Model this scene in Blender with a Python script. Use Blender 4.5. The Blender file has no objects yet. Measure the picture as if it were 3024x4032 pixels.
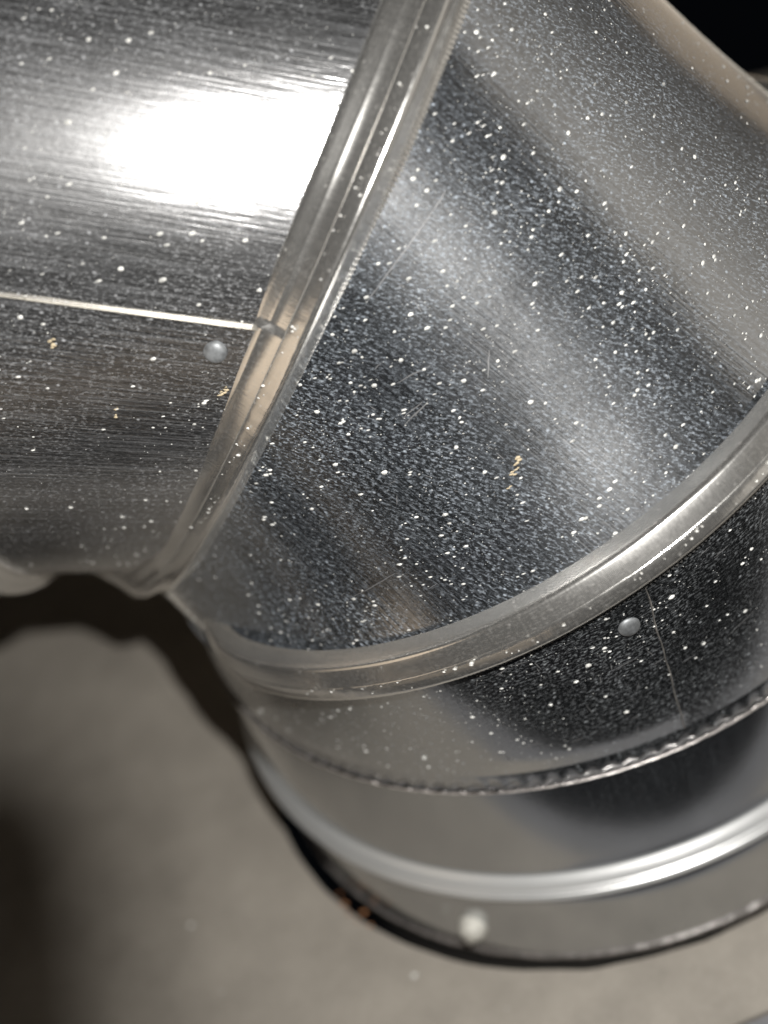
import bpy, bmesh, math, random
from mathutils import Vector, Matrix, noise
random.seed(7)
C = bpy.context.scene.collection
R = 0.0762                                   # duct radius in metres (a six inch duct)

# ------------------------------------------------------------------ camera
cam_d = bpy.data.cameras.new('camera')
cam = bpy.data.objects.new('camera', cam_d); C.objects.link(cam)
right = Vector((-0.94690, -0.119329, -0.298565))
up = Vector((-0.144917, -0.670524, 0.727597))
fwd = Vector((0.287018, -0.732228, -0.617626))
CAM = Vector((-0.840563, 3.246117, 3.518801)) * R
m4 = Matrix((right, up, -fwd)).transposed().to_4x4(); m4.translation = CAM
cam.matrix_world = m4
cam_d.sensor_fit = 'HORIZONTAL'; cam_d.sensor_width = 36.0; cam_d.lens = 71.81
cam_d.clip_start = 0.005; cam_d.clip_end = 60
cam_d.dof.use_dof = True; cam_d.dof.focus_distance = 3.22 * R; cam_d.dof.aperture_fstop = 10.2
bpy.context.scene.camera = cam

# ------------------------------------------------------------------ world: an unlit room
w = bpy.data.worlds.new('World'); bpy.context.scene.world = w; w.use_nodes = True
bg = w.node_tree.nodes['Background']
bg.inputs[0].default_value = (0.62, 0.75, 1.0, 1); bg.inputs[1].default_value = 0.002

# ------------------------------------------------------------------ the phone's flash
def flash():
    d = bpy.data.lights.new('flash', 'SPOT')
    d.energy = 4.9; d.color = (1.0, 0.975, 0.93); d.shadow_soft_size = 0.0013
    d.spot_size = math.radians(172); d.spot_blend = 0.3
    o = bpy.data.objects.new('flash', d); C.objects.link(o)
    o.location = LAMP
    o.rotation_euler = (-fwd).to_track_quat('Z', 'Y').to_euler()
LAMP = CAM + (right * 0.20 + up * 0.44) * R
flash()

vs = bpy.context.scene.view_settings
bpy.context.scene.display_settings.display_device = 'sRGB'
vs.view_transform = 'Standard'; vs.look = 'None'; vs.exposure = 0; vs.gamma = 1; vs.use_curve_mapping = False

# ------------------------------------------------------------------ materials
class NT:
    def __init__(s, name):
        s.m = bpy.data.materials.new(name); s.m.use_nodes = True
        s.t = s.m.node_tree; s.t.nodes.clear()
    def n(s, typ, **kw):
        nd = s.t.nodes.new(typ)
        for k, v in kw.items():
            if k.startswith('i_'): 
                key = k[2:]
                nd.inputs[int(key) if key.isdigit() else key.replace('_', ' ')].default_value = v
            else: setattr(nd, k, v)
        return nd
    def l(s, a, b): s.t.links.new(a, b)
    def ramp(s, src, *stops):
        r = s.n('ShaderNodeValToRGB'); e = r.color_ramp.elements
        while len(e) < len(stops): e.new(0.5)
        for el, (p, c) in zip(e, stops):
            el.position = p; el.color = c if isinstance(c, tuple) else (c, c, c, 1)
        s.l(src, r.inputs[0]); return r.outputs[0]
    def math(s, op, a, b=None, clamp=False):
        nd = s.n('ShaderNodeMath', operation=op); nd.use_clamp = clamp
        for i, x in enumerate((a, b)):
            if x is None: continue
            if isinstance(x, (int, float)): nd.inputs[i].default_value = x
            else: s.l(x, nd.inputs[i])
        return nd.outputs[0]
    def noise(s, vec, scale, detail=2.0, rough=0.5, dist=0.0):
        nd = s.n('ShaderNodeTexNoise'); nd.inputs['Scale'].default_value = scale
        nd.inputs['Detail'].default_value = detail; nd.inputs['Roughness'].default_value = rough
        nd.inputs['Distortion'].default_value = dist
        s.l(vec, nd.inputs['Vector']); return nd.outputs['Fac']
    def scaled(s, vec, x, y, z=1.0, rot=0.0):
        if rot:
            rn = s.n('ShaderNodeMapping'); rn.inputs['Rotation'].default_value = (0, 0, rot); s.l(vec, rn.inputs['Vector']); vec = rn.outputs['Vector']
        nd = s.n('ShaderNodeMapping'); nd.inputs['Scale'].default_value = (x, y, z)
        s.l(vec, nd.inputs['Vector']); return nd.outputs['Vector']

def galvanized(name, rough=0.24, dust=0.10, speck=0.5, streak=0.35, tint=(0.50, 0.51, 0.52), fleck=1.0, dcol=(0.45, 0.49, 0.54), ang=0.0, sheen=0.9):
    """zinc coated sheet: rolling lines along the duct, fine spangle, a film of dust"""
    a = NT(name)
    uv = a.n('ShaderNodeUVMap').outputs[0]            # u round the duct, v along it, both in duct radii
    line = a.noise(a.scaled(uv, 150, 3.5), 1.0, 3.0, 0.6)
    line2 = a.noise(a.scaled(uv, 60, 1.2), 1.0, 2.0, 0.5)
    grain = a.noise(a.scaled(uv, 130, 70), 1.0, 2.0, 0.55)
    cloud = a.noise(uv, 3.0, 3.0, 0.6)
    # fine dust that scatters light
    fine = a.noise(a.scaled(uv, 62, 190, rot=ang), 1.0, 3.5, 0.7, 0.0)
    fine2 = a.noise(a.scaled(uv, 150, 110, rot=ang + 0.9), 1.0, 2.5, 0.7, 0.0)
    fine = a.math('ADD', a.math('MULTIPLY', fine, 0.6), a.math('MULTIPLY', fine2, 0.4))
    fm = a.ramp(fine, (0.50, 0.0), (0.72, 1.0))
    fm = a.math('MULTIPLY', fm, a.ramp(cloud, (0.35, 0.22), (0.65, 1.0)))
    vor = a.n('ShaderNodeTexVoronoi', feature='F1'); vor.inputs['Scale'].default_value = 1.0
    a.l(a.scaled(uv, 42, 52, rot=ang), vor.inputs['Vector'])
    dot = a.ramp(vor.outputs['Distance'], (0.06, 1.0), (0.20, 0.0))
    sep = a.n('ShaderNodeSeparateColor'); a.l(vor.outputs['Color'], sep.inputs[0])
    pick = a.ramp(sep.outputs[0], (0.62, 0.0), (0.80, 1.0))
    dots = a.math('MULTIPLY', dot, pick)
    linem = a.ramp(line, (0.46, 0.0), (0.75, 1.0))
    mask = a.math('ADD', dust, a.math('MULTIPLY', fm, speck))
    mask = a.math('ADD', mask, a.math('MULTIPLY', dots, 0.55 * fleck))
    mask = a.math('ADD', mask, a.math('MULTIPLY', linem, 0.12 * streak), True)
    met = a.n('ShaderNodeBsdfPrincipled'); met.inputs['Metallic'].default_value = 1.0
    met.inputs['Base Color'].default_value = (*tint, 1)
    r = a.math('ADD', rough - 0.06, a.math('MULTIPLY', cloud, 0.10))
    r = a.math('ADD', r, a.math('MULTIPLY', grain, 0.06))
    a.l(r, met.inputs['Roughness'])
    met.inputs['Sheen Weight'].default_value = sheen; met.inputs['Sheen Roughness'].default_value = 0.2
    met.inputs['Sheen Tint'].default_value = (1.0, 0.93, 0.82, 1)
    h = a.math('ADD', a.math('MULTIPLY', line, 0.6), a.math('MULTIPLY', line2, 0.4))
    b = a.n('ShaderNodeBump'); b.inputs['Strength'].default_value = streak; b.inputs['Distance'].default_value = 0.00007
    a.l(h, b.inputs['Height'])
    b2 = a.n('ShaderNodeBump'); b2.inputs['Strength'].default_value = 0.22; b2.inputs['Distance'].default_value = 0.00005
    a.l(grain, b2.inputs['Height']); a.l(b.outputs[0], b2.inputs['Normal'])
    a.l(b2.outputs[0], met.inputs['Normal'])
    dif = a.n('ShaderNodeBsdfDiffuse'); dif.inputs['Color'].default_value = (*dcol, 1)
    mix = a.n('ShaderNodeMixShader'); a.l(mask, mix.inputs[0]); a.l(met.outputs[0], mix.inputs[1]); a.l(dif.outputs[0], mix.inputs[2])
    out = a.n('ShaderNodeOutputMaterial'); a.l(mix.outputs[0], out.inputs[0])
    return a.m

def plain(name, col, rough=0.5, metal=0.0, var=0.15, scale=300, spec=0.5):
    a = NT(name)
    co = a.n('ShaderNodeTexCoord').outputs['Object']
    nz = a.noise(co, scale, 3.0, 0.6)
    c0 = tuple(x * (1 - var) for x in col) + (1,); c1 = tuple(min(1, x * (1 + var)) for x in col) + (1,)
    p = a.n('ShaderNodeBsdfPrincipled'); p.inputs['Metallic'].default_value = metal
    p.inputs['Roughness'].default_value = rough; p.inputs['Specular IOR Level'].default_value = spec
    a.l(a.ramp(nz, (0.3, c0), (0.7, c1)), p.inputs['Base Color'])
    b = a.n('ShaderNodeBump'); b.inputs['Strength'].default_value = 0.2; b.inputs['Distance'].default_value = 0.0001
    a.l(nz, b.inputs['Height']); a.l(b.outputs[0], p.inputs['Normal'])
    out = a.n('ShaderNodeOutputMaterial'); a.l(p.outputs[0], out.inputs[0])
    return a.m

def panel_paint(name, col):
    a = NT(name)
    co = a.n('ShaderNodeTexCoord').outputs['Object']
    big = a.noise(co, 14, 4.0, 0.6); mid = a.noise(co, 90, 4.0, 0.6); fine = a.noise(co, 900, 2.0, 0.6)
    f = a.math('ADD', a.math('MULTIPLY', big, 0.45), a.math('ADD', a.math('MULTIPLY', mid, 0.35), a.math('MULTIPLY', fine, 0.2)))
    c0 = tuple(x * 0.72 for x in col) + (1,); c1 = tuple(x * 1.25 for x in col) + (1,)
    p = a.n('ShaderNodeBsdfPrincipled'); p.inputs['Roughness'].default_value = 0.7; p.inputs['Specular IOR Level'].default_value = 0.25
    a.l(a.ramp(f, (0.3, c0), (0.7, c1)), p.inputs['Base Color'])
    b = a.n('ShaderNodeBump'); b.inputs['Strength'].default_value = 0.25; b.inputs['Distance'].default_value = 0.0002
    a.l(a.math('ADD', mid, fine), b.inputs['Height']); a.l(b.outputs[0], p.inputs['Normal'])
    out = a.n('ShaderNodeOutputMaterial'); a.l(p.outputs[0], out.inputs[0])
    return a.m

M_gore = galvanized('galvanized_sheet', rough=0.155, dust=0.018, speck=1.0, streak=0.8, ang=1.08, sheen=0.5, tint=(0.44, 0.445, 0.455), dcol=(0.43, 0.48, 0.545))
M_left = galvanized('galvanized_sheet_rolled', rough=0.205, dust=0.03, speck=0.75, streak=1.35, ang=1.57, tint=(0.34, 0.34, 0.345), dcol=(0.45, 0.46, 0.48), sheen=0.1)
M_lower = galvanized('galvanized_sheet_dark', rough=0.13, dust=0.010, speck=0.75, streak=0.2, sheen=0.08, dcol=(0.46, 0.49, 0.52))
M_bead = galvanized('galvanized_bead', rough=0.20, dust=0.085, speck=0.24, streak=0.25, fleck=0.4, tint=(0.84, 0.83, 0.81), dcol=(0.57, 0.56, 0.54), sheen=0.1)
M_collar = galvanized('galvanized_collar', rough=0.13, dust=0.02, speck=0.14, streak=0.15, fleck=0.0, sheen=0.05)
M_cbead = galvanized('galvanized_collar_bead', rough=0.33, dust=0.34, speck=0.12, streak=0.15, fleck=0.0, dcol=(0.74, 0.76, 0.77), tint=(0.7, 0.7, 0.7), sheen=0.1)
M_cut = plain('bare_cut_edge', (0.72, 0.68, 0.66), 0.32, 0.7, 0.35, 500)
M_scal = plain('crimp_burr', (0.30, 0.28, 0.27), 0.35, 0.7, 0.5, 700)
M_lap = plain('lap_cut_edge', (0.46, 0.43, 0.37), 0.45, 0.6)
M_lap2 = plain('lap_dull_edge', (0.17, 0.16, 0.15), 0.6, 0.2, 0.4, 900)
M_screw = plain('screw_zinc', (0.50, 0.49, 0.45), 0.6, 0.1, 0.1, 900)
M_rivet = plain('rivet_aluminium', (0.20, 0.21, 0.22), 0.5, 0.4, 0.45, 500)
M_dust = plain('white_dust', (0.60, 0.60, 0.58), 0.4, 0.0, 0.55, 260)
M_straw = plain('tan_debris', (0.48, 0.40, 0.27), 0.6, 0.0, 0.3, 2500)
M_rust = plain('rust_crumb', (0.30, 0.14, 0.06), 0.8, 0.0, 0.4, 2500)
M_scr = plain('scratch_bright', (0.19, 0.19, 0.195), 0.5, 0.3)
M_panel = panel_paint('panel_paint', (0.285, 0.262, 0.230))
M_panel2 = panel_paint('panel_seam_paint', (0.17, 0.17, 0.18))
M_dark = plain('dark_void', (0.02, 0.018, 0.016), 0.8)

# ------------------------------------------------------------------ helpers
def link(name, me, mat, parent=None, smooth=True, angle=35):
    me.materials.append(mat)
    if smooth:
        me.shade_smooth(); me.set_sharp_from_angle(angle=math.radians(angle))
    o = bpy.data.objects.new(name, me); C.objects.link(o)
    if parent is not None:
        o.parent = parent
        o.matrix_parent_inverse = parent.matrix_world.inverted()
    return o

def tag(o, label=None, cat=None, group=None, kind=None):
    for k, v in (('label', label), ('category', cat), ('group', group), ('kind', kind)):
        if v: o[k] = v
    return o

class Ring:
    """a circular joint of the duct: centre, axis, and the direction of the throat"""
    def __init__(s, c, n, oa=0.0, ob=0.0):
        s.oa, s.ob = oa, ob
        s.c = Vector(c); s.n = Vector(n).normalized()
        y = Vector((0, 1, 0)); s.m = (y - y.dot(s.n) * s.n).normalized()
        s.t = s.m.cross(s.n)
    def e(s, th): return math.cos(th) * s.t + math.sin(th) * s.m
    def p(s, th, r, ax=0.0): return s.c + ax * s.n + r * (1 + s.oa * math.cos(2 * th) + s.ob * math.sin(2 * th)) * s.e(th)

RING_FOOT = Ring((0, 0, 0), (0, 0, 1))
RING_CRIMP = Ring((0, 0, 0.772), (0, 0, 1))
RING_LOW = Ring((-0.01525, 0.05648, 1.27896), (0.273233, 0.043321, 0.960972), 0.00498, -0.00286)
RING_MID = Ring((0.373854, -0.159252, 1.669239), (0.756096, 0, 0.654460), 0.06608, -0.01694)   # squeezed a little oval
RING_END = Ring((1.00140, -0.05925, 2.00040), (0.970296, 0, 0.241922))

def grid_mesh(name, rows, uvs, closed=True):
    """rows: list of rings of points (duct radii); uvs the same shape"""
    nr, nc = len(rows), len(rows[0])
    vs_ = [tuple(p * R) for row in rows for p in row]
    fs = []; fuv = []
    last = nc if closed else nc - 1
    for i in range(nr - 1):
        for j in range(last):
            k = (j + 1) % nc
            fs.append((i * nc + j, i * nc + k, (i + 1) * nc + k, (i + 1) * nc + j))
            du = 2 * math.pi if (closed and k == 0) else 0.0
            a, b, c_, d = uvs[i][j], uvs[i][k], uvs[i + 1][k], uvs[i + 1][j]
            fuv.append((a, (b[0] + du, b[1]), (c_[0] + du, c_[1]), d))
    me = bpy.data.meshes.new(name); me.from_pydata(vs_, [], fs)
    l = me.uv_layers.new(name='UVMap')
    flat = [x for f in fuv for p in f for x in p]
    l.data.foreach_set('uv', flat)
    return me

def wave(p, seed):
    q = p * 1.7 + Vector((seed, seed * 2, 0))
    return 0.0028 * noise.noise(q) + 0.0009 * noise.noise(q * 3.1)

def sstep(x, a, b):
    t = max(0.0, min(1.0, (x - a) / (b - a))); return t * t * (3 - 2 * t)
def throat(th, a, b):
    x = th % (2 * math.pi); x = min(x, 2 * math.pi - x)
    return sstep(x, a, b)
GORES = {}
CROWN = {'main': -0.027, 'left': 0.003}
def gore_point(key, th, v, lift=0.0):
    A, B, ra, rb, seam = GORES[key]
    if key == 'main':
        k = throat(th, 1.10, 0.60); ra, rb = ra + 0.022 * k, rb + 0.045 * k
    if key == 'low': rb -= 0.095 * throat(th, 0.95, 0.40)
    a, b = A.p(th, ra), B.p(th, rb)
    if key == 'main': a = a + A.e(th) * 0.020 * (1 - sstep(v, 0.0, 0.035))
    p = a.lerp(b, v)
    e = A.e(th).lerp(B.e(th), v).normalized()
    d = 4 * v * (1 - v)
    off = wave(p, hash_key(key)) * min(1, d * 3) + CROWN.get(key, 0) * d * (1 - throat(th, 1.5, 0.8))
    if seam is not None:
        ts, sgn = seam
        x = ((th - ts) * sgn) % (2 * math.pi)           # the overlapping sheet lies on top just past the seam
        off += (0.003 if key == 'low' else 0.006) * max(0.0, 1 - x / 0.8) * sstep(d, 0.0, 0.45)
    return p + e * (off + lift), e
def hash_key(k): return {'end': 3.1, 'left': 7.3, 'main': 11.9, 'low': 15.2}[k]

def gore_mesh(key, A, B, ra, rb, seam=None, nth=300, nv=28):
    GORES[key] = (A, B, ra, rb, seam)
    ths = [2 * math.pi * j / nth for j in range(nth)]
    if seam is not None:
        ts = seam[0] % (2 * math.pi)
        ths = sorted([t for t in ths if abs(t - ts) > 0.004] + [ts - 0.0012, ts + 0.0012])
    rows, uvs = [], []
    for i in range(nv + 1):
        v = i / nv; row = []; u = []
        for th in ths:
            p, e = gore_point(key, th, v)
            L = (A.p(th, ra) - B.p(th, rb)).length
            row.append(p); u.append((th, (v - 0.5) * L))
        rows.append(row); uvs.append(u)
    return grid_mesh('gore', rows, uvs)

def sweep_mesh(name, ring, prof, nth=300, mod=None):
    """prof: (axial, radius) list swept round the ring; mod(th, i) -> (d_ax, d_r)"""
    rows, uvs = [], []; acc = 0
    for i, (ax, r) in enumerate(prof):
        if i: acc += math.hypot(ax - prof[i - 1][0], r - prof[i - 1][1])
        row = []; u = []
        for j in range(nth):
            th = 2 * math.pi * j / nth
            da, dr = mod(th, i) if mod else (0, 0)
            row.append(ring.p(th, r + dr, ax + da)); u.append((th, acc))
        rows.append(row); uvs.append(u)
    return grid_mesh(name, rows, uvs)

# ------------------------------------------------------------------ setting
def poly_sheet(name, outer, z0, z1, mat, hole=None, kind='structure'):
    """a sheet of real thickness with an optional round hole; outer is a convex polygon"""
    bm = bmesh.new()
    if hole:
        hx, hy, hr, n = hole
        top_in = []; top_out = []
        for k in range(n):
            a = 2 * math.pi * k / n
            jit = 1 + 0.006 * noise.noise(Vector((math.cos(a) * 9, math.sin(a) * 9, 2)))
            top_in.append((hx + hr * jit * math.cos(a), hy + hr * jit * math.sin(a)))
            d = Vector((math.cos(a), math.sin(a))); best = 1e9
            for i in range(len(outer)):
                p, q = Vector(outer[i]), Vector(outer[(i + 1) % len(outer)])
                e = q - p; nrm = Vector((e.y, -e.x)); den = d.dot(nrm)
                if den > 1e-9: best = min(best, (p - Vector((hx, hy))).dot(nrm) / den)
            top_out.append((hx + d.x * best, hy + d.y * best))
        lay = []
        for z in (z1, z0):
            lay.append(([bm.verts.new((x * R, y * R, z * R)) for x, y in top_in], [bm.verts.new((x * R, y * R, z * R)) for x, y in top_out]))
        for k in range(n):
            j = (k + 1) % n
            (ti, to), (bi, bo) = lay
            bm.faces.new((ti[k], to[k], to[j], ti[j])); bm.faces.new((bi[j], bo[j], bo[k], bi[k]))
            bm.faces.new((ti[j], bi[j], bi[k], ti[k])); bm.faces.new((to[k], bo[k], bo[j], to[j]))
    else:
        t = [bm.verts.new((x * R, y * R, z1 * R)) for x, y in outer]; b = [bm.verts.new((x * R, y * R, z0 * R)) for x, y in outer]
        bm.faces.new(t); bm.faces.new(b[::-1])
        n = len(t)
        for k in range(n): bm.faces.new((t[k], b[k], b[(k + 1) % n], t[(k + 1) % n]))
    bmesh.ops.recalc_face_normals(bm, faces=bm.faces)
    me = bpy.data.meshes.new(name); bm.to_mesh(me); bm.free()
    o = link(name, me, mat, smooth=False); o['kind'] = kind
    return o

# the near edge of the panel runs through (-0.42, 1.17) and (-0.30, 1.21), slightly askew
ex = Vector((0.116, 0.047)).normalized(); ey = Vector((-ex.y, ex.x)); e0 = Vector((-0.414, 1.196))
near = lambda s, d: tuple(e0 + ex * s + ey * d)
FLOOR = -0.022
panel = poly_sheet('panel', [near(-2.4, 0), (-2.6, -3.7), (4.6, -3.7), near(5.3, 0)], FLOOR - 0.025, FLOOR, M_panel, hole=(0.036, -0.010, 1.036, 160))
seam_panel = poly_sheet('panel_seam', [near(-2.4, 0.004), near(5.3, 0.004), near(5.3, 0.13), near(-2.4, 0.13)], FLOOR - 0.06, FLOOR - 0.012, M_panel2)

# ------------------------------------------------------------------ the elbow
elbow = bpy.data.objects.new('duct_elbow', None); C.objects.link(elbow)
tag(elbow, 'dusty galvanized metal duct elbow of jointed rings rising from the grey panel', 'duct elbow')

SEAM_L, SEAM_LOW = 1.911, 1.994
G_left = link('gore', gore_mesh('left', RING_MID, RING_END, 1.0, 1.0, (SEAM_L, -1)), M_left, elbow)
G_main = link('gore', gore_mesh('main', RING_LOW, RING_MID, 0.984, 1.006, None), M_gore, elbow)
G_low = link('gore', gore_mesh('low', RING_CRIMP, RING_LOW, 1.0, 1.0, (SEAM_LOW, -1)), M_lower, elbow)
RING_OUT = Ring((1.72, -0.03, 2.10), (0.995, 0, 0.10))
G_end = link('gore', gore_mesh('end', RING_END, RING_OUT, 1.0, 0.99, None, 200, 12), M_left, elbow)

NT_ = 570
def tooth(th): 
    x = (th * NT_ / (2 * math.pi)) % 1.0
    return 0.5 - 0.5 * math.cos(2 * math.pi * x)
# axial + is away from the foot; the hem of the upper gore and the wrapped flange of the lower one
hem_low = [(0.074, 0.970), (0.072, 1.004), (0.0705, 1.014), (0.068, 1.0200), (0.064, 1.0230), (0.047, 1.0330), (0.029, 1.0425), (0.0275, 1.0400), (0.026, 1.030)]
flange_low = [(0.0270, 1.031), (0.0275, 1.0415), (0.0255, 1.0435), (0.012, 1.0465), (0.001, 1.0490), (-0.006, 1.0495), (-0.013, 1.0460), (-0.018, 1.0400), (-0.022, 1.0270), (-0.026, 1.0130), (-0.033, 1.0035), (-0.048, 1.0015), (-0.058, 1.0005), (-0.060, 0.996)]
hem_mid = [(0.106, 0.975), (0.104, 0.998), (0.101, 1.0055), (0.095, 1.0090), (0.086, 1.0125), (0.072, 1.0165), (0.066, 1.0190), (0.0625, 1.0205), (0.059, 1.0205), (0.045, 1.0265), (0.030, 1.0345), (0.0285, 1.0330), (0.027, 1.026)]
flange_mid = [(0.0275, 1.026), (0.0280, 1.0350), (0.0265, 1.0370), (0.014, 1.0440), (0.002, 1.0505), (-0.003, 1.0530), (-0.008, 1.0535), (-0.013, 1.0510), (-0.020, 1.0430), (-0.032, 1.0260), (-0.043, 1.0110), (-0.050, 1.0045), (-0.056, 1.0020), (-0.062, 0.992)]
def bump(ring, th, ax):
    """the bead swells and folds over toward the throat"""
    if ring is RING_LOW: return (0, -0.095 * throat(th, 0.95, 0.40))
    if ax <= 0: return (0, 0)
    k = throat(th, 1.12, 0.62) * (1.0 if ring is RING_MID else 0.4)
    return (1.1 * ax * k, 0.058 * k * min(1.0, ax / 0.020))
def flange_mod_for(ring, prof):
    def f(th, i):
        da, dr = bump(ring, th, prof[i][0])
        if i in (11, 12): da -= 0.0065 * tooth(th) * (0.7 + 0.7 * noise.noise(Vector((th * 9, i * .1, 0))))
        if 1 <= i <= 8: dr += 0.0010 * noise.noise(Vector((th * 5, 3, i * .2))) + 0.0005 * noise.noise(Vector((th * 40, 3, i * .3)))
        return (da, dr)
    return f
def hem_mod_for(ring, prof, ring_seam):
    def f(th, i):
        da, dr = bump(ring, th, prof[i][0])
        if i > 2: dr += 0.0012 * noise.noise(Vector((th * 7, 8, i * .1)))
        if ring_seam is not None and i > 3:
            x = ring_seam - th
            k = 0 if (x < 0 or x > 1.2) else max(0.0, 1 - x / 1.1)
            if 5 <= i <= 8: da += 0.011 * k
            dr += 0.004 * k
        return (da, dr)
    return f
for ring, sm, hem, flange in ((RING_MID, SEAM_L, hem_mid, flange_mid), (RING_LOW, None, hem_low, flange_low), (RING_END, None, hem_mid, flange_mid)):
    bead = link('seam_bead', sweep_mesh('flange', ring, flange, NT_ * 4, flange_mod_for(ring, flange)), M_bead, elbow, angle=50)
    link('hem', sweep_mesh('hem', ring, hem, 720, hem_mod_for(ring, hem, sm)), M_bead, bead, angle=60)

# crimped end of the lowest gore, tucked in the collar
NC = 134
def crimp_mod(th, i):
    a = 0.5 - 0.5 * math.cos(NC * th)
    amp = (0, 0, 0.3, 0.9, 1.0)[i] * (1 + 0.4 * noise.noise(Vector((th * 11, 4, 0))))
    return (0, -0.0028 * a * amp)
link('crimped_edge', sweep_mesh('crimp', RING_FOOT, [(0.774, 1.0), (0.764, 1.0), (0.750, 1.0), (0.734, 0.9995), (0.712, 0.9985)], NC * 8, crimp_mod), M_lower, elbow, angle=60)

collar = link('collar', sweep_mesh('collar', RING_FOOT,
    [(0.711, 1.0045), (0.62, 1.004), (0.52, 1.0035), (0.42, 1.003), (0.386, 1.003), (0.374, 1.0045), (0.37, 1.002), (0.27, 1.002), (0.268, 1.003), (0.20, 1.003), (0.10, 1.003), (0.012, 1.003)], 480), M_collar, elbow, angle=40)
link('collar_bead', sweep_mesh('collar_bead', RING_FOOT,
    [(0.380, 1.001), (0.374, 1.006), (0.367, 1.014), (0.357, 1.0240), (0.347, 1.0300), (0.3445, 1.0270), (0.342, 1.0312), (0.334, 1.0358), (0.3315, 1.0330), (0.329, 1.0368), (0.322, 1.0384), (0.320, 1.0368), (0.318, 1.0386),
     (0.310, 1.0365), (0.300, 1.030), (0.292, 1.019), (0.286, 1.009), (0.279, 1.0035), (0.274, 1.001)], 480), M_cbead, collar, angle=40)
link('collar_lip', sweep_mesh('lip', RING_FOOT, [(0.709, 1.004), (0.712, 1.0065), (0.7150, 1.0068), (0.7165, 1.0055), (0.7155, 1.002), (0.708, 1.0005)], NC * 4,
     lambda th, i: (0.002 * noise.noise(Vector((th * 30, 0, i * .1))), 0.0015 * noise.noise(Vector((th * 60, 2, 0))))), M_cut, collar, angle=70)
def scallop_mod(th, i):                                       # little tents pressed up out of the collar edge
    x = (NC * th / (2 * math.pi)) % 1.0
    y = x / 0.62 if x < 0.62 else (1 - x) / 0.38
    n_ = noise.noise(Vector((math.floor(NC * th / (2 * math.pi)) * 1.7, 1, 0)))
    return (0.0065 * math.sin(y * math.pi / 2) * max(0.1, 1 + 1.3 * n_), 0.004 * y)
link('crimp_scallops', sweep_mesh('scallop', RING_FOOT, [(0.7165, 1.0045), (0.7170, 1.0065), (0.7190, 1.0070), (0.7200, 1.0055), (0.7185, 1.0040), (0.7165, 1.0045)], NC * 12, scallop_mod), M_scal, collar, angle=70)
def rim_mod(th, i):
    return (0.004 * noise.noise(Vector((th * 22, 1, 0))), 0.003 * noise.noise(Vector((th * 14, 5, 0))))
link('collar_rim', sweep_mesh('rim', RING_FOOT, [(0.014, 1.001), (0.013, 1.009), (0.006, 1.0105), (0.000, 1.009), (-0.002, 1.0), (-0.001, 0.99)], 480, rim_mod), M_scal, collar)
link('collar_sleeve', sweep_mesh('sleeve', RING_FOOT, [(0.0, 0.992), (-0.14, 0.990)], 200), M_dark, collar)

# raised lap edges
def lap_edge(key, th0, width, h, mat, parent, v0, v1, n=40, wob=0.0):
    rows, uvs = [], []
    for i in range(n + 1):
        v = v0 + (v1 - v0) * i / n; row = []; u = []
        dth = wob * noise.noise(Vector((v * 7, 3, 1)))
        for (d, l) in ((-width, -0.002), (-width * .7, h * .8), (0, h), (width * .7, h * .8), (width, -0.002)):
            p, e = gore_point(key, th0 + d + dth, v, l); row.append(p); u.append((d, v))
        rows.append(row); uvs.append(u)
    return link('lap_edge', grid_mesh('lap', rows, uvs, closed=False), mat, parent)
lap_edge('left', SEAM_L, 0.0009, 0.0080, M_lap, G_left, 0.075, 0.93)
lap_edge('low', SEAM_LOW, 0.0018, 0.0040, M_lap2, G_low, 0.0, 0.93, wob=0.006)

# rivets: a flattened dome on a short shank
def dome(name, p, n, rad, h, mat, parent, facets=20, dent=0.0):
    bm = bmesh.new()
    q = n.to_track_quat('Z', 'Y'); rows = []
    prof = [(1.0, -0.2), (1.0, 0.12), (0.93, 0.42), (0.78, 0.70), (0.55, 0.90), (0.28, 0.985)]
    for (a, b) in prof:
        rows.append([bm.verts.new((p + q @ Vector((rad * a * math.cos(t), rad * a * math.sin(t), h * (b + dent * noise.noise(Vector((a * 3 + b, math.cos(t) * 2, math.sin(t) * 2))))))) * R) for t in [2 * math.pi * k / facets for k in range(facets)]])
    for i in range(len(rows) - 1):
        for k in range(facets):
            j = (k + 1) % facets
            bm.faces.new((rows[i][k], rows[i][j], rows[i + 1][j], rows[i + 1][k]))
    bm.faces.new(rows[-1])
    me = bpy.data.meshes.new(name); bm.to_mesh(me); bm.free()
    return link(name, me, mat, parent, angle=50)
RIVETS = {'left': (1.846, 0.174), 'low': (1.936, 0.737), 'collar': (1.305, 0.128)}
p, e = gore_point('left', *RIVETS['left']); dome('rivet', p, e, 0.025, 0.011, M_rivet, G_left, 20, 0.06)
p, e = gore_point('low', *RIVETS['low']); dome('rivet', p, e, 0.025, 0.011, M_rivet, G_low, 20, 0.06)
th, z = RIVETS['collar']
dome('screw_head', RING_FOOT.p(th, 1.003, z), RING_FOOT.e(th), 0.040, 0.045, M_screw, collar, 10, 0.14)

# ------------------------------------------------------------------ loose things
def flake(bm, p, n, rad, h, asp, rot):
    q = n.to_track_quat('Z', 'Y')
    k = random.choice((5, 6, 7))
    ringv = []
    for i in range(k):
        a = 2 * math.pi * i / k + rot; rr = rad * random.uniform(0.75, 1.15)
        v = Vector((rr * math.cos(a), rr * math.sin(a) * asp, h * 0.15)); ringv.append(bm.verts.new((p + q @ v) * R))
    top = bm.verts.new((p + q @ Vector((0, 0, h))) * R)
    for i in range(k): bm.faces.new((ringv[i], ringv[(i + 1) % k], top))

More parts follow.
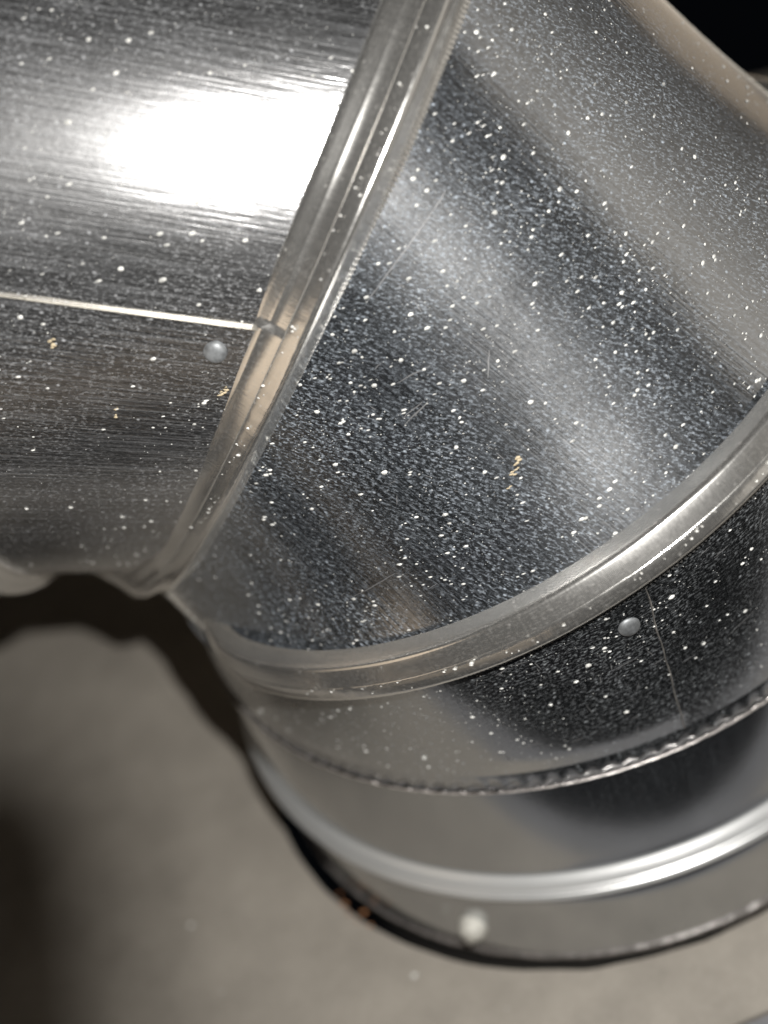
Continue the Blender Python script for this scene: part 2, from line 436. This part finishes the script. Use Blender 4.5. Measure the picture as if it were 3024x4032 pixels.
bm = bmesh.new()
for key, count in (('main', 5200), ('left', 2600), ('low', 2300)):
    A, B, ra, rb, _ = GORES[key]
    made = 0
    while made < count:
        th = random.uniform(0.2, 2 * math.pi); v = random.uniform(0.06, 0.94)
        L = (A.p(th, ra) - B.p(th, rb)).length
        if random.random() > L / 1.7: continue
        s = random.uniform(0, 1)
        rad = 0.0010 + 0.0046 * s ** 6
        p, e = gore_point(key, th, v, 0.0006)
        if noise.noise(p * 2.6) < random.uniform(-0.45, 0.35): continue
        flake(bm, p, e, rad * 1.2, rad * 0.55, random.uniform(0.3, 0.8), random.uniform(0, 6)); made += 1
# the larger specks, where they lie
SEEN = {'main': [(2.706, 0.614), (2.504, 0.630), (2.524, 0.710), (2.432, 0.741), (2.474, 0.762), (2.589, 0.848), (2.698, 0.846), (2.909, 0.509), (2.801, 0.320), (2.829, 0.301), (2.493, 0.446), (2.477, 0.444), (2.596, 0.301), (2.398, 0.407), (2.421, 0.415), (2.581, 0.181), (2.550, 0.129), (2.459, 0.088), (2.364, 0.525), (2.099, 0.731), (2.156, 0.824), (2.450, 0.188), (2.554, 0.411), (2.636, 0.369), (2.549, 0.534), (2.801, 0.400), (2.808, 0.510), (3.051, 0.447), (1.960, 0.853), (1.926, 0.764), (1.801, 0.783), (1.788, 0.857), (1.871, 0.701), (1.707, 0.723), (1.574, 0.883), (1.631, 0.712), (1.773, 0.597), (1.816, 0.544), (1.687, 0.603), (2.178, 0.535), (1.988, 0.157), (1.954, 0.145), (1.827, 0.125), (1.995, 0.154), (2.076, 0.168), (1.260, 0.439), (1.143, 0.561), (1.005, 0.816), (1.609, 0.352), (1.433, 0.322), (1.790, 0.391)],
    'left': [(2.467, 0.466), (2.434, 0.570), (2.270, 0.578), (2.095, 0.297), (2.085, 0.361), (2.064, 0.342), (2.001, 0.426), (1.968, 0.470), (1.990, 0.334), (1.948, 0.242), (1.998, 0.124), (2.172, 0.262), (2.098, 0.188), (1.711, 0.563), (1.610, 0.410), (1.811, 0.313), (1.736, 0.350), (1.331, 0.503), (1.323, 0.657), (1.671, 0.381), (1.870, 0.633), (1.861, 0.580)],
    'low': [(2.088, 0.411), (2.205, 0.425), (1.727, 0.134), (1.842, 0.407), (1.789, 0.572), (1.826, 0.637), (1.565, 0.384), (1.892, 0.844), (1.877, 0.259), (2.044, 0.744), (1.536, 0.544), (2.044, 0.448)]}
for key, pts in SEEN.items():
    for th, v in pts:
        rad = random.uniform(0.0050, 0.0080)
        p, e = gore_point(key, th, v, 0.0006)
        flake(bm, p, e, rad, rad * 0.6, random.uniform(0.45, 0.8), random.uniform(0, 6))
for ring in (RING_MID, RING_LOW):
    for k in range(130):
        th = random.uniform(1.15, 2 * math.pi - 1.15); rad = 0.0018 + 0.004 * random.random() ** 3
        flake(bm, ring.p(th, 1.049, random.uniform(0.002, 0.03)), ring.e(th), rad, rad * 0.6, 0.8, random.uniform(0, 6))
for (x, y, r) in ((0.47, 1.015, 0.011), (1.19, 0.80, 0.008), (1.04, 1.03, 0.004), (0.2, 1.13, 0.003), (-0.05, 1.2, 0.004)):
    flake(bm, Vector((x, y, FLOOR)), Vector((0, 0, 1)), r, r * 0.9, 0.8, random.uniform(0, 6))
me = bpy.data.meshes.new('dust'); bm.to_mesh(me); bm.free()
dust = link('dust', me, M_dust, smooth=False)
tag(dust, 'white dust specks scattered over the metal elbow and the panel', 'dust', kind='stuff')

# tan debris stuck to the metal
def debris(key, spots, label):
    bm = bmesh.new()
    for th, v, r in spots:
        for k in range(3):
            p, e = gore_point(key, th + random.uniform(-1, 1) * r * 0.9, v + random.uniform(-1, 1) * r * 0.8, 0.0008)
            flake(bm, p, e, r * random.uniform(0.4, 0.8), r * 0.4, random.uniform(0.35, 0.7), random.uniform(0, 6))
    me = bpy.data.meshes.new('debris'); bm.to_mesh(me); bm.free()
    tag(link('debris_fleck', me, M_straw, smooth=False), label, 'debris', group='tan flecks stuck to the duct')
debris('main', [(1.995, 0.366, 0.008), (1.982, 0.359, 0.007), (1.970, 0.352, 0.008), (1.940, 0.335, 0.006)], 'frayed tan fibre fleck on the wide middle gore, above the lower bead')
debris('left', [(1.829, 0.557, 0.007), (1.822, 0.555, 0.007), (1.815, 0.553, 0.006)], 'pale curled fleck near the left edge, just under the lap seam')
debris('left', [(1.755, 0.118, 0.007), (1.741, 0.121, 0.008), (1.732, 0.125, 0.006)], 'cluster of golden crumbs below the left rivet, beside the bead')
debris('left', [(1.669, 0.384, 0.006), (1.651, 0.384, 0.008)], 'small yellow crumbs low on the left gore, farther from the bead')

# scratches drawn across the zinc, a part of each sheet
def scratches(key, lines, parent):
    bm = bmesh.new()
    for (t0, v0), (t1, v1), wd in lines:
        n = 14; prev = None
        for i in range(n + 1):
            f = i / n; th = t0 + (t1 - t0) * f; v = v0 + (v1 - v0) * f + 0.002 * noise.noise(Vector((f * 6, t0 * 9, v0)))
            p, e = gore_point(key, th, v, 0.0007); q, _ = gore_point(key, th + (t1 - t0) * 0.02, v + (v1 - v0) * 0.02, 0.0007)
            sd = (q - p).cross(e).normalized() * wd * (0.35 + 0.65 * math.sin(math.pi * f))
            cur = (bm.verts.new((p + sd) * R), bm.verts.new((p - sd) * R))
            if prev: bm.faces.new((prev[0], prev[1], cur[1], cur[0]))
            prev = cur
    me = bpy.data.meshes.new('scratches'); bm.to_mesh(me); bm.free()
    tag(link('scratches', me, M_scr, parent, smooth=False), kind='stuff')
L_ = [((2.343, 0.839), (2.294, 0.844), .0012), ((2.310, 0.842), (2.059, 0.884), .0012), ((2.146, 0.584), (2.097, 0.548), .0016), ((1.898, 0.640), (1.974, 0.629), .0016), ((1.905, 0.655), (1.965, 0.640), .0012),
      ((1.963, 0.719), (2.041, 0.675), .0012), ((1.438, 0.332), (1.582, 0.334), .0013), ((1.582, 0.334), (1.60, 0.30), .001)]
for k in range(40):
    t, v = random.uniform(1.6, 2.6), random.uniform(0.15, 0.9); a = random.uniform(0, math.pi); l = random.uniform(0.008, 0.03)
    L_.append(((t, v), (t + l * math.cos(a), v + l * math.sin(a)), 0.0007))
scratches('main', L_, G_main)
L_ = [((1.62, 0.80), (1.66, 0.83), .001), ((1.66, 0.83), (1.70, 0.82), .001)]
for k in range(26):
    t, v = random.uniform(1.5, 2.4), random.uniform(0.05, 0.95); a = random.choice((0.05, 1.5)) + random.uniform(-.3, .3); l = random.uniform(0.02, 0.08)
    L_.append(((t, v), (t + l * math.cos(a), v + l * math.sin(a)), 0.0008))
scratches('low', L_, G_low)

bm = bmesh.new()
for (x, y, r) in ((0.71, 0.765, 0.012), (0.69, 0.80, 0.008), (0.645, 0.80, 0.013), (0.66, 0.83, 0.007), (0.62, 0.845, 0.01), (0.73, 0.73, 0.007)):
    flake(bm, Vector((x, y, FLOOR)), Vector((0, 0, 1)), r, r * 0.9, 0.7, random.uniform(0, 6))
me = bpy.data.meshes.new('rust'); bm.to_mesh(me); bm.free()
tag(link('rust_crumbs', me, M_rust, smooth=False), 'brown rust crumbs along the hole edge left of the collar foot', 'rust', kind='stuff')

# added beige reflectors outside the frame, placed for the seams to mirror
bm = bmesh.new()
def box(bm, cx, cy, cz, sx, sy, sz):
    r_ = bmesh.ops.create_cube(bm, size=1.0)
    for v in r_['verts']: v.co = Vector((v.co.x * sx + cx, v.co.y * sy + cy, v.co.z * sz + cz))
box(bm, 0.50, 0, 2.12, 1.5, 0.16, 1.25); box(bm, 0.0, 0.16, 0.6, 0.04, 0.04, 3.8); box(bm, 1.1, 0.16, 0.6, 0.04, 0.04, 3.8)
q = Matrix.Rotation(math.atan2(-0.62, 0.76), 3, 'Z')
for v in bm.verts: v.co = q @ v.co + Vector((1.75, 2.60, 0))
box(bm, 0.80, 3.0, 0.58, 2.0, 0.12, 0.80)
for v in bm.verts: v.co = v.co * R
bmesh.ops.bevel(bm, geom=bm.edges[:], offset=0.0008, segments=1, affect='EDGES')
me = bpy.data.meshes.new('seam_reflector'); bm.to_mesh(me); bm.free()
M_reflector = plain('pale_reflector', (0.84, 0.69, 0.53), 0.65, 0.0, 0.10, 60)
reflector = link('seam_reflector', me, M_reflector, smooth=False); reflector['kind'] = 'structure'

# out of frame: the room's plastered wall, plus an added beam to mirror
bm = bmesh.new()
box(bm, -3.9, -0.8, 2.8, 0.2, 8.4, 6.8)
for v in bm.verts: v.co = v.co * R
me = bpy.data.meshes.new('wall'); bm.to_mesh(me); bm.free()
M_wall = plain('plaster', (0.42, 0.40, 0.37), 0.85, 0.0, 0.12, 40)
link('wall', me, M_wall, smooth=False)['kind'] = 'structure'
bm = bmesh.new()
box(bm, -0.9, -3.7, 1.5, 4.6, 0.4, 1.4)  # unseen reflector, placed so the heel rim mirrors beige
for v in bm.verts: v.co = v.co * R
me = bpy.data.meshes.new('rim_reflector'); bm.to_mesh(me); bm.free()
link('rim_reflector', me, M_reflector, smooth=False)['kind'] = 'structure'

# an added, unseen blocker before the flash that shades the panel's lower left
def flash_blocker():
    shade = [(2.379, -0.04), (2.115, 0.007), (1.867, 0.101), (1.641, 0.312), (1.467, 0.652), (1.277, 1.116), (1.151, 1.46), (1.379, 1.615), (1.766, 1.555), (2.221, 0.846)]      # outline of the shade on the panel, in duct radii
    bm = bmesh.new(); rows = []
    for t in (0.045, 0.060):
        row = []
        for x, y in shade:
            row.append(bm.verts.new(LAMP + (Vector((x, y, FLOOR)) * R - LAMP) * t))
        rows.append(row)
    n = len(shade)
    for k in range(n): bm.faces.new((rows[0][k], rows[0][(k + 1) % n], rows[1][(k + 1) % n], rows[1][k]))
    bm.faces.new(rows[0]); bm.faces.new(rows[1][::-1])
    bmesh.ops.recalc_face_normals(bm, faces=bm.faces)
    me = bpy.data.meshes.new('flash_blocker'); bm.to_mesh(me); bm.free()
    o = link('unseen_blocker', me, M_dark, smooth=False); o['kind'] = 'structure'
flash_blocker()
